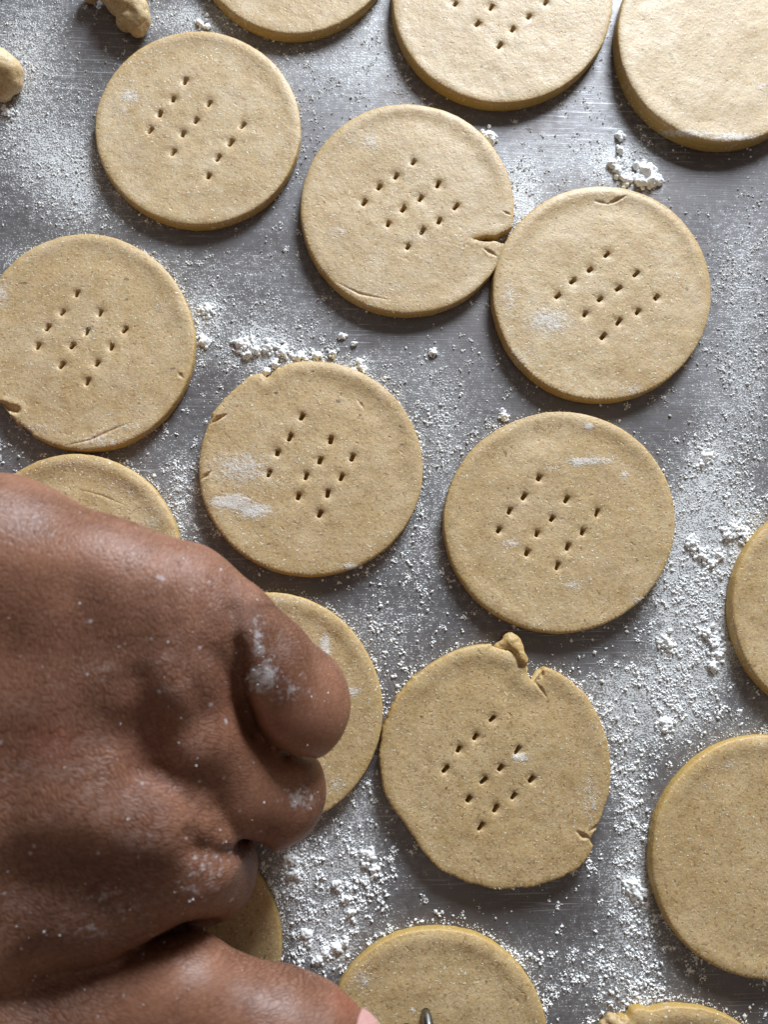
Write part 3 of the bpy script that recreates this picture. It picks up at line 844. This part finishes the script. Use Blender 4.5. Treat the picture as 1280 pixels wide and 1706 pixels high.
top_left = 1/(1+np.exp((px[:, 0]*.6+(px[:, 1]-800)*1.0-330)/60))
wr = np.clip(1-top_left, .12, 1)
smoothf = np.zeros(len(V))
for a in ((500,1190,80,75),(470,1320,60,70),(560,1720,120,60),(330,1680,120,60)): smoothf = np.maximum(smoothf, g2(*a, 1.15))
wr = wr*np.clip(1-smoothf, .12, 1)
pores = np.clip(top_left+.25, .2, 1)*np.clip(1-smoothf*.8, .1, 1)
fl = np.zeros(len(V))
for a in ((436,1130,26,26,1.35),(480,1150,40,20,.85),(428,1060,14,44,.95),(500,1120,40,40,.45),(530,1175,25,30,.5),(500,1330,26,18,1.15),(500,1270,35,14,.4),
          (345,1440,50,24,.8),(200,1500,80,34,.7),(330,1480,50,24,.75),(150,1550,60,20,.7),(40,1650,60,30,.45),(370,1010,12,10,.8),(340,1060,30,40,.35),(160,1410,20,20,.35),(300,1160,60,120,.28),(400,1500,40,30,.4)):
    fl = np.maximum(fl, g2(*a))
rud = g2(85, 1240, 30, 25, .9)+g2(450, 1200, 60, 40, .35)+g2(590, 1665, 26, 18, .9)+g2(250,1230,40,60,.4)
hmid = np.array([V[:, 0].mean(), V[:, 1].mean(), 0])
hand = mesh_obj('hand', V-hmid, Q, SKIN, attrs={'wu': wu, 'wv': wv, 'wrinkle': wr, 'pores': pores, 'flour': fl, 'ruddy': np.clip(rud, 0, 1)})
hand.location = hmid*S
ss = hand.modifiers.new('smooth', 'SUBSURF'); ss.levels = 1; ss.render_levels = 1
tag(hand, 'brown flour-dusted hand with fingers curled under, reaching in from the left', 'hand')

# grains of flour clinging to the skin
A_, B_, C_ = V[Q[:, 0]], V[Q[:, 1]], V[Q[:, 2]]
nf = np.cross(B_-A_, C_-A_); nf /= np.linalg.norm(nf, axis=1)[:, None]+1e-9
cf = V[Q].mean(1); view = np.array([0, 0, CAMH])-cf; view /= np.linalg.norm(view, axis=1)[:, None]
ff = fl[Q].mean(1); fpx = px[Q].mean(1)
ok = ((nf*view).sum(1) > .25) & (fpx[:, 0] > -40) & (fpx[:, 1] < 1760)
cand = np.where(ok)[0]
pr = (.010+.16*ff[cand]**1.5)*np.clip(.35+1.5*fbm(cf[cand, 0]/3, cf[cand, 1]/3), 0.05, 1.5)
sel = np.repeat(cand, RNG.poisson(pr*1.6))
pos = cf[sel]+RNG.normal(0, .35, (len(sel), 3))*(1-np.abs(nf[sel]))
grains('flour_specks', pos-hmid, .09+.20*RNG.random(len(sel))**3, hand)

# thumb nail: a curved plate seated on the end of the bottom digit
def nail():
    for (nm, a0, a1, m, lift) in (('fingernail', .12, 1.06, NAIL, .12), ('nail_edge', 1.03, 1.26, NAILTIP, .30)):
        c0 = P(556, 1737, 25); r_ = 72*depth(c0)[0]/FPX
        ax = P(630, 1757, 21)-P(490, 1732, 26); ax /= np.linalg.norm(ax)
        up = np.array([.1, .62, 1.0]); up -= up@ax*ax; up /= np.linalg.norm(up)
        sd = np.cross(up, ax)
        Vn = []; Fn = []; NU, NV = 14, 18
        for lay in (0, 1):
            for a in range(NU+1):
                for b in range(NV+1):
                    w = -1+2*b/NV
                    al = a0+(a1-a0)*a/NU-.20*w*w*(1 if a0 > 1 else a/NU)+(.25*w*w*(1-a/NU) if a0 < 1 else 0)
                    rr = r_+lift-lay*.45
                    ph = w*.80
                    Vn.append(c0+ax*math.sin(al)*rr*1.04+(up*math.cos(ph)+sd*math.sin(ph))*math.cos(al*.86)*rr)
        W_ = NV+1; off = (NU+1)*W_
        for a in range(NU):
            for b in range(NV):
                i0 = a*W_+b
                Fn.append((i0, i0+W_, i0+W_+1, i0+1)); Fn.append((off+i0, off+i0+1, off+i0+W_+1, off+i0+W_))
        for a in range(NU):
            for b, fl_ in ((0, 0), (NV, 1)):
                i0 = a*W_+b; f = (i0, i0+W_, off+i0+W_, off+i0); Fn.append(f if fl_ else f[::-1])
        for b in range(NV):
            for a, fl_ in ((0, 1), (NU, 0)):
                i0 = a*W_+b; f = (i0, i0+1, off+i0+1, off+i0); Fn.append(f[::-1] if fl_ else f)
        mesh_obj(nm, np.array(Vn)-hmid, Fn, m, hand)
nail()

# ------------------------------------------------------------------ fork, mostly below the frame
def tube(path, radii, seg, flat=1.0):
    V = []; F = []
    path = [np.array(p, float) for p in path]
    for i_, p in enumerate(path):
        d = path[min(i_+1, len(path)-1)]-path[max(i_-1, 0)]; d /= np.linalg.norm(d)
        s = np.cross(d, [0, 0, 1.0]); s /= np.linalg.norm(s)+1e-9; u = np.cross(s, d)
        for k_ in range(seg):
            a = 2*math.pi*k_/seg
            V.append(p+radii[i_]*(s*math.cos(a)+u*math.sin(a)*flat))
    for i_ in range(len(path)-1):
        for k_ in range(seg):
            b = (k_+1) % seg
            F.append((i_*seg+k_, i_*seg+b, (i_+1)*seg+b, (i_+1)*seg+k_))
    F.append(tuple(range(seg))[::-1]); F.append(tuple((len(path)-1)*seg+s_ for s_ in range(seg)))
    return V, F
fork = bpy.data.objects.new('fork', None); col.objects.link(fork)
f0 = P(640, 1770, 8); fork.location = f0*S
tag(fork, 'steel fork with its tine tips pressed into the bottom cookie', 'fork')
tips = [P(708, 1677, 3.0), P(676, 1703, 3.2), P(650, 1728, 3.2), P(626, 1754, 3.2)]
mid_ = sum(tips)/4
head = P(700, 1960, 26)
for j, tp in enumerate(tips):
    sidev = (tp-mid_)*.95
    root = head+sidev
    path = [tp, tp+(root-tp)*.06+np.array([0, 0, 2.4]), tp+(root-tp)*.3+np.array([0, 0, 2.0]), tp+(root-tp)*.65-np.array([0, 0, 1.0]), root]
    V_, F_ = tube(path, [.95, 1.6, 1.75, 1.7, 1.8], 12, .75)
    mesh_obj('tine', np.array(V_)-f0, F_, STEEL, fork)
V_, F_ = tube([head-(np.array([-4, 6, 0])), head+np.array([6, -14, 6]), head+np.array([10, -24, 11])], [10, 8, 3.2], 20, .28)
mesh_obj('fork_neck', np.array(V_)-f0, F_, STEEL, fork)
V_, F_ = tube([head+np.array([9, -22, 10.5]), head+np.array([20, -70, 34]), head+np.array([30, -120, 52])], [3, 4.5, 7], 16, .4)
mesh_obj('handle', np.array(V_)-f0, F_, STEEL, fork)
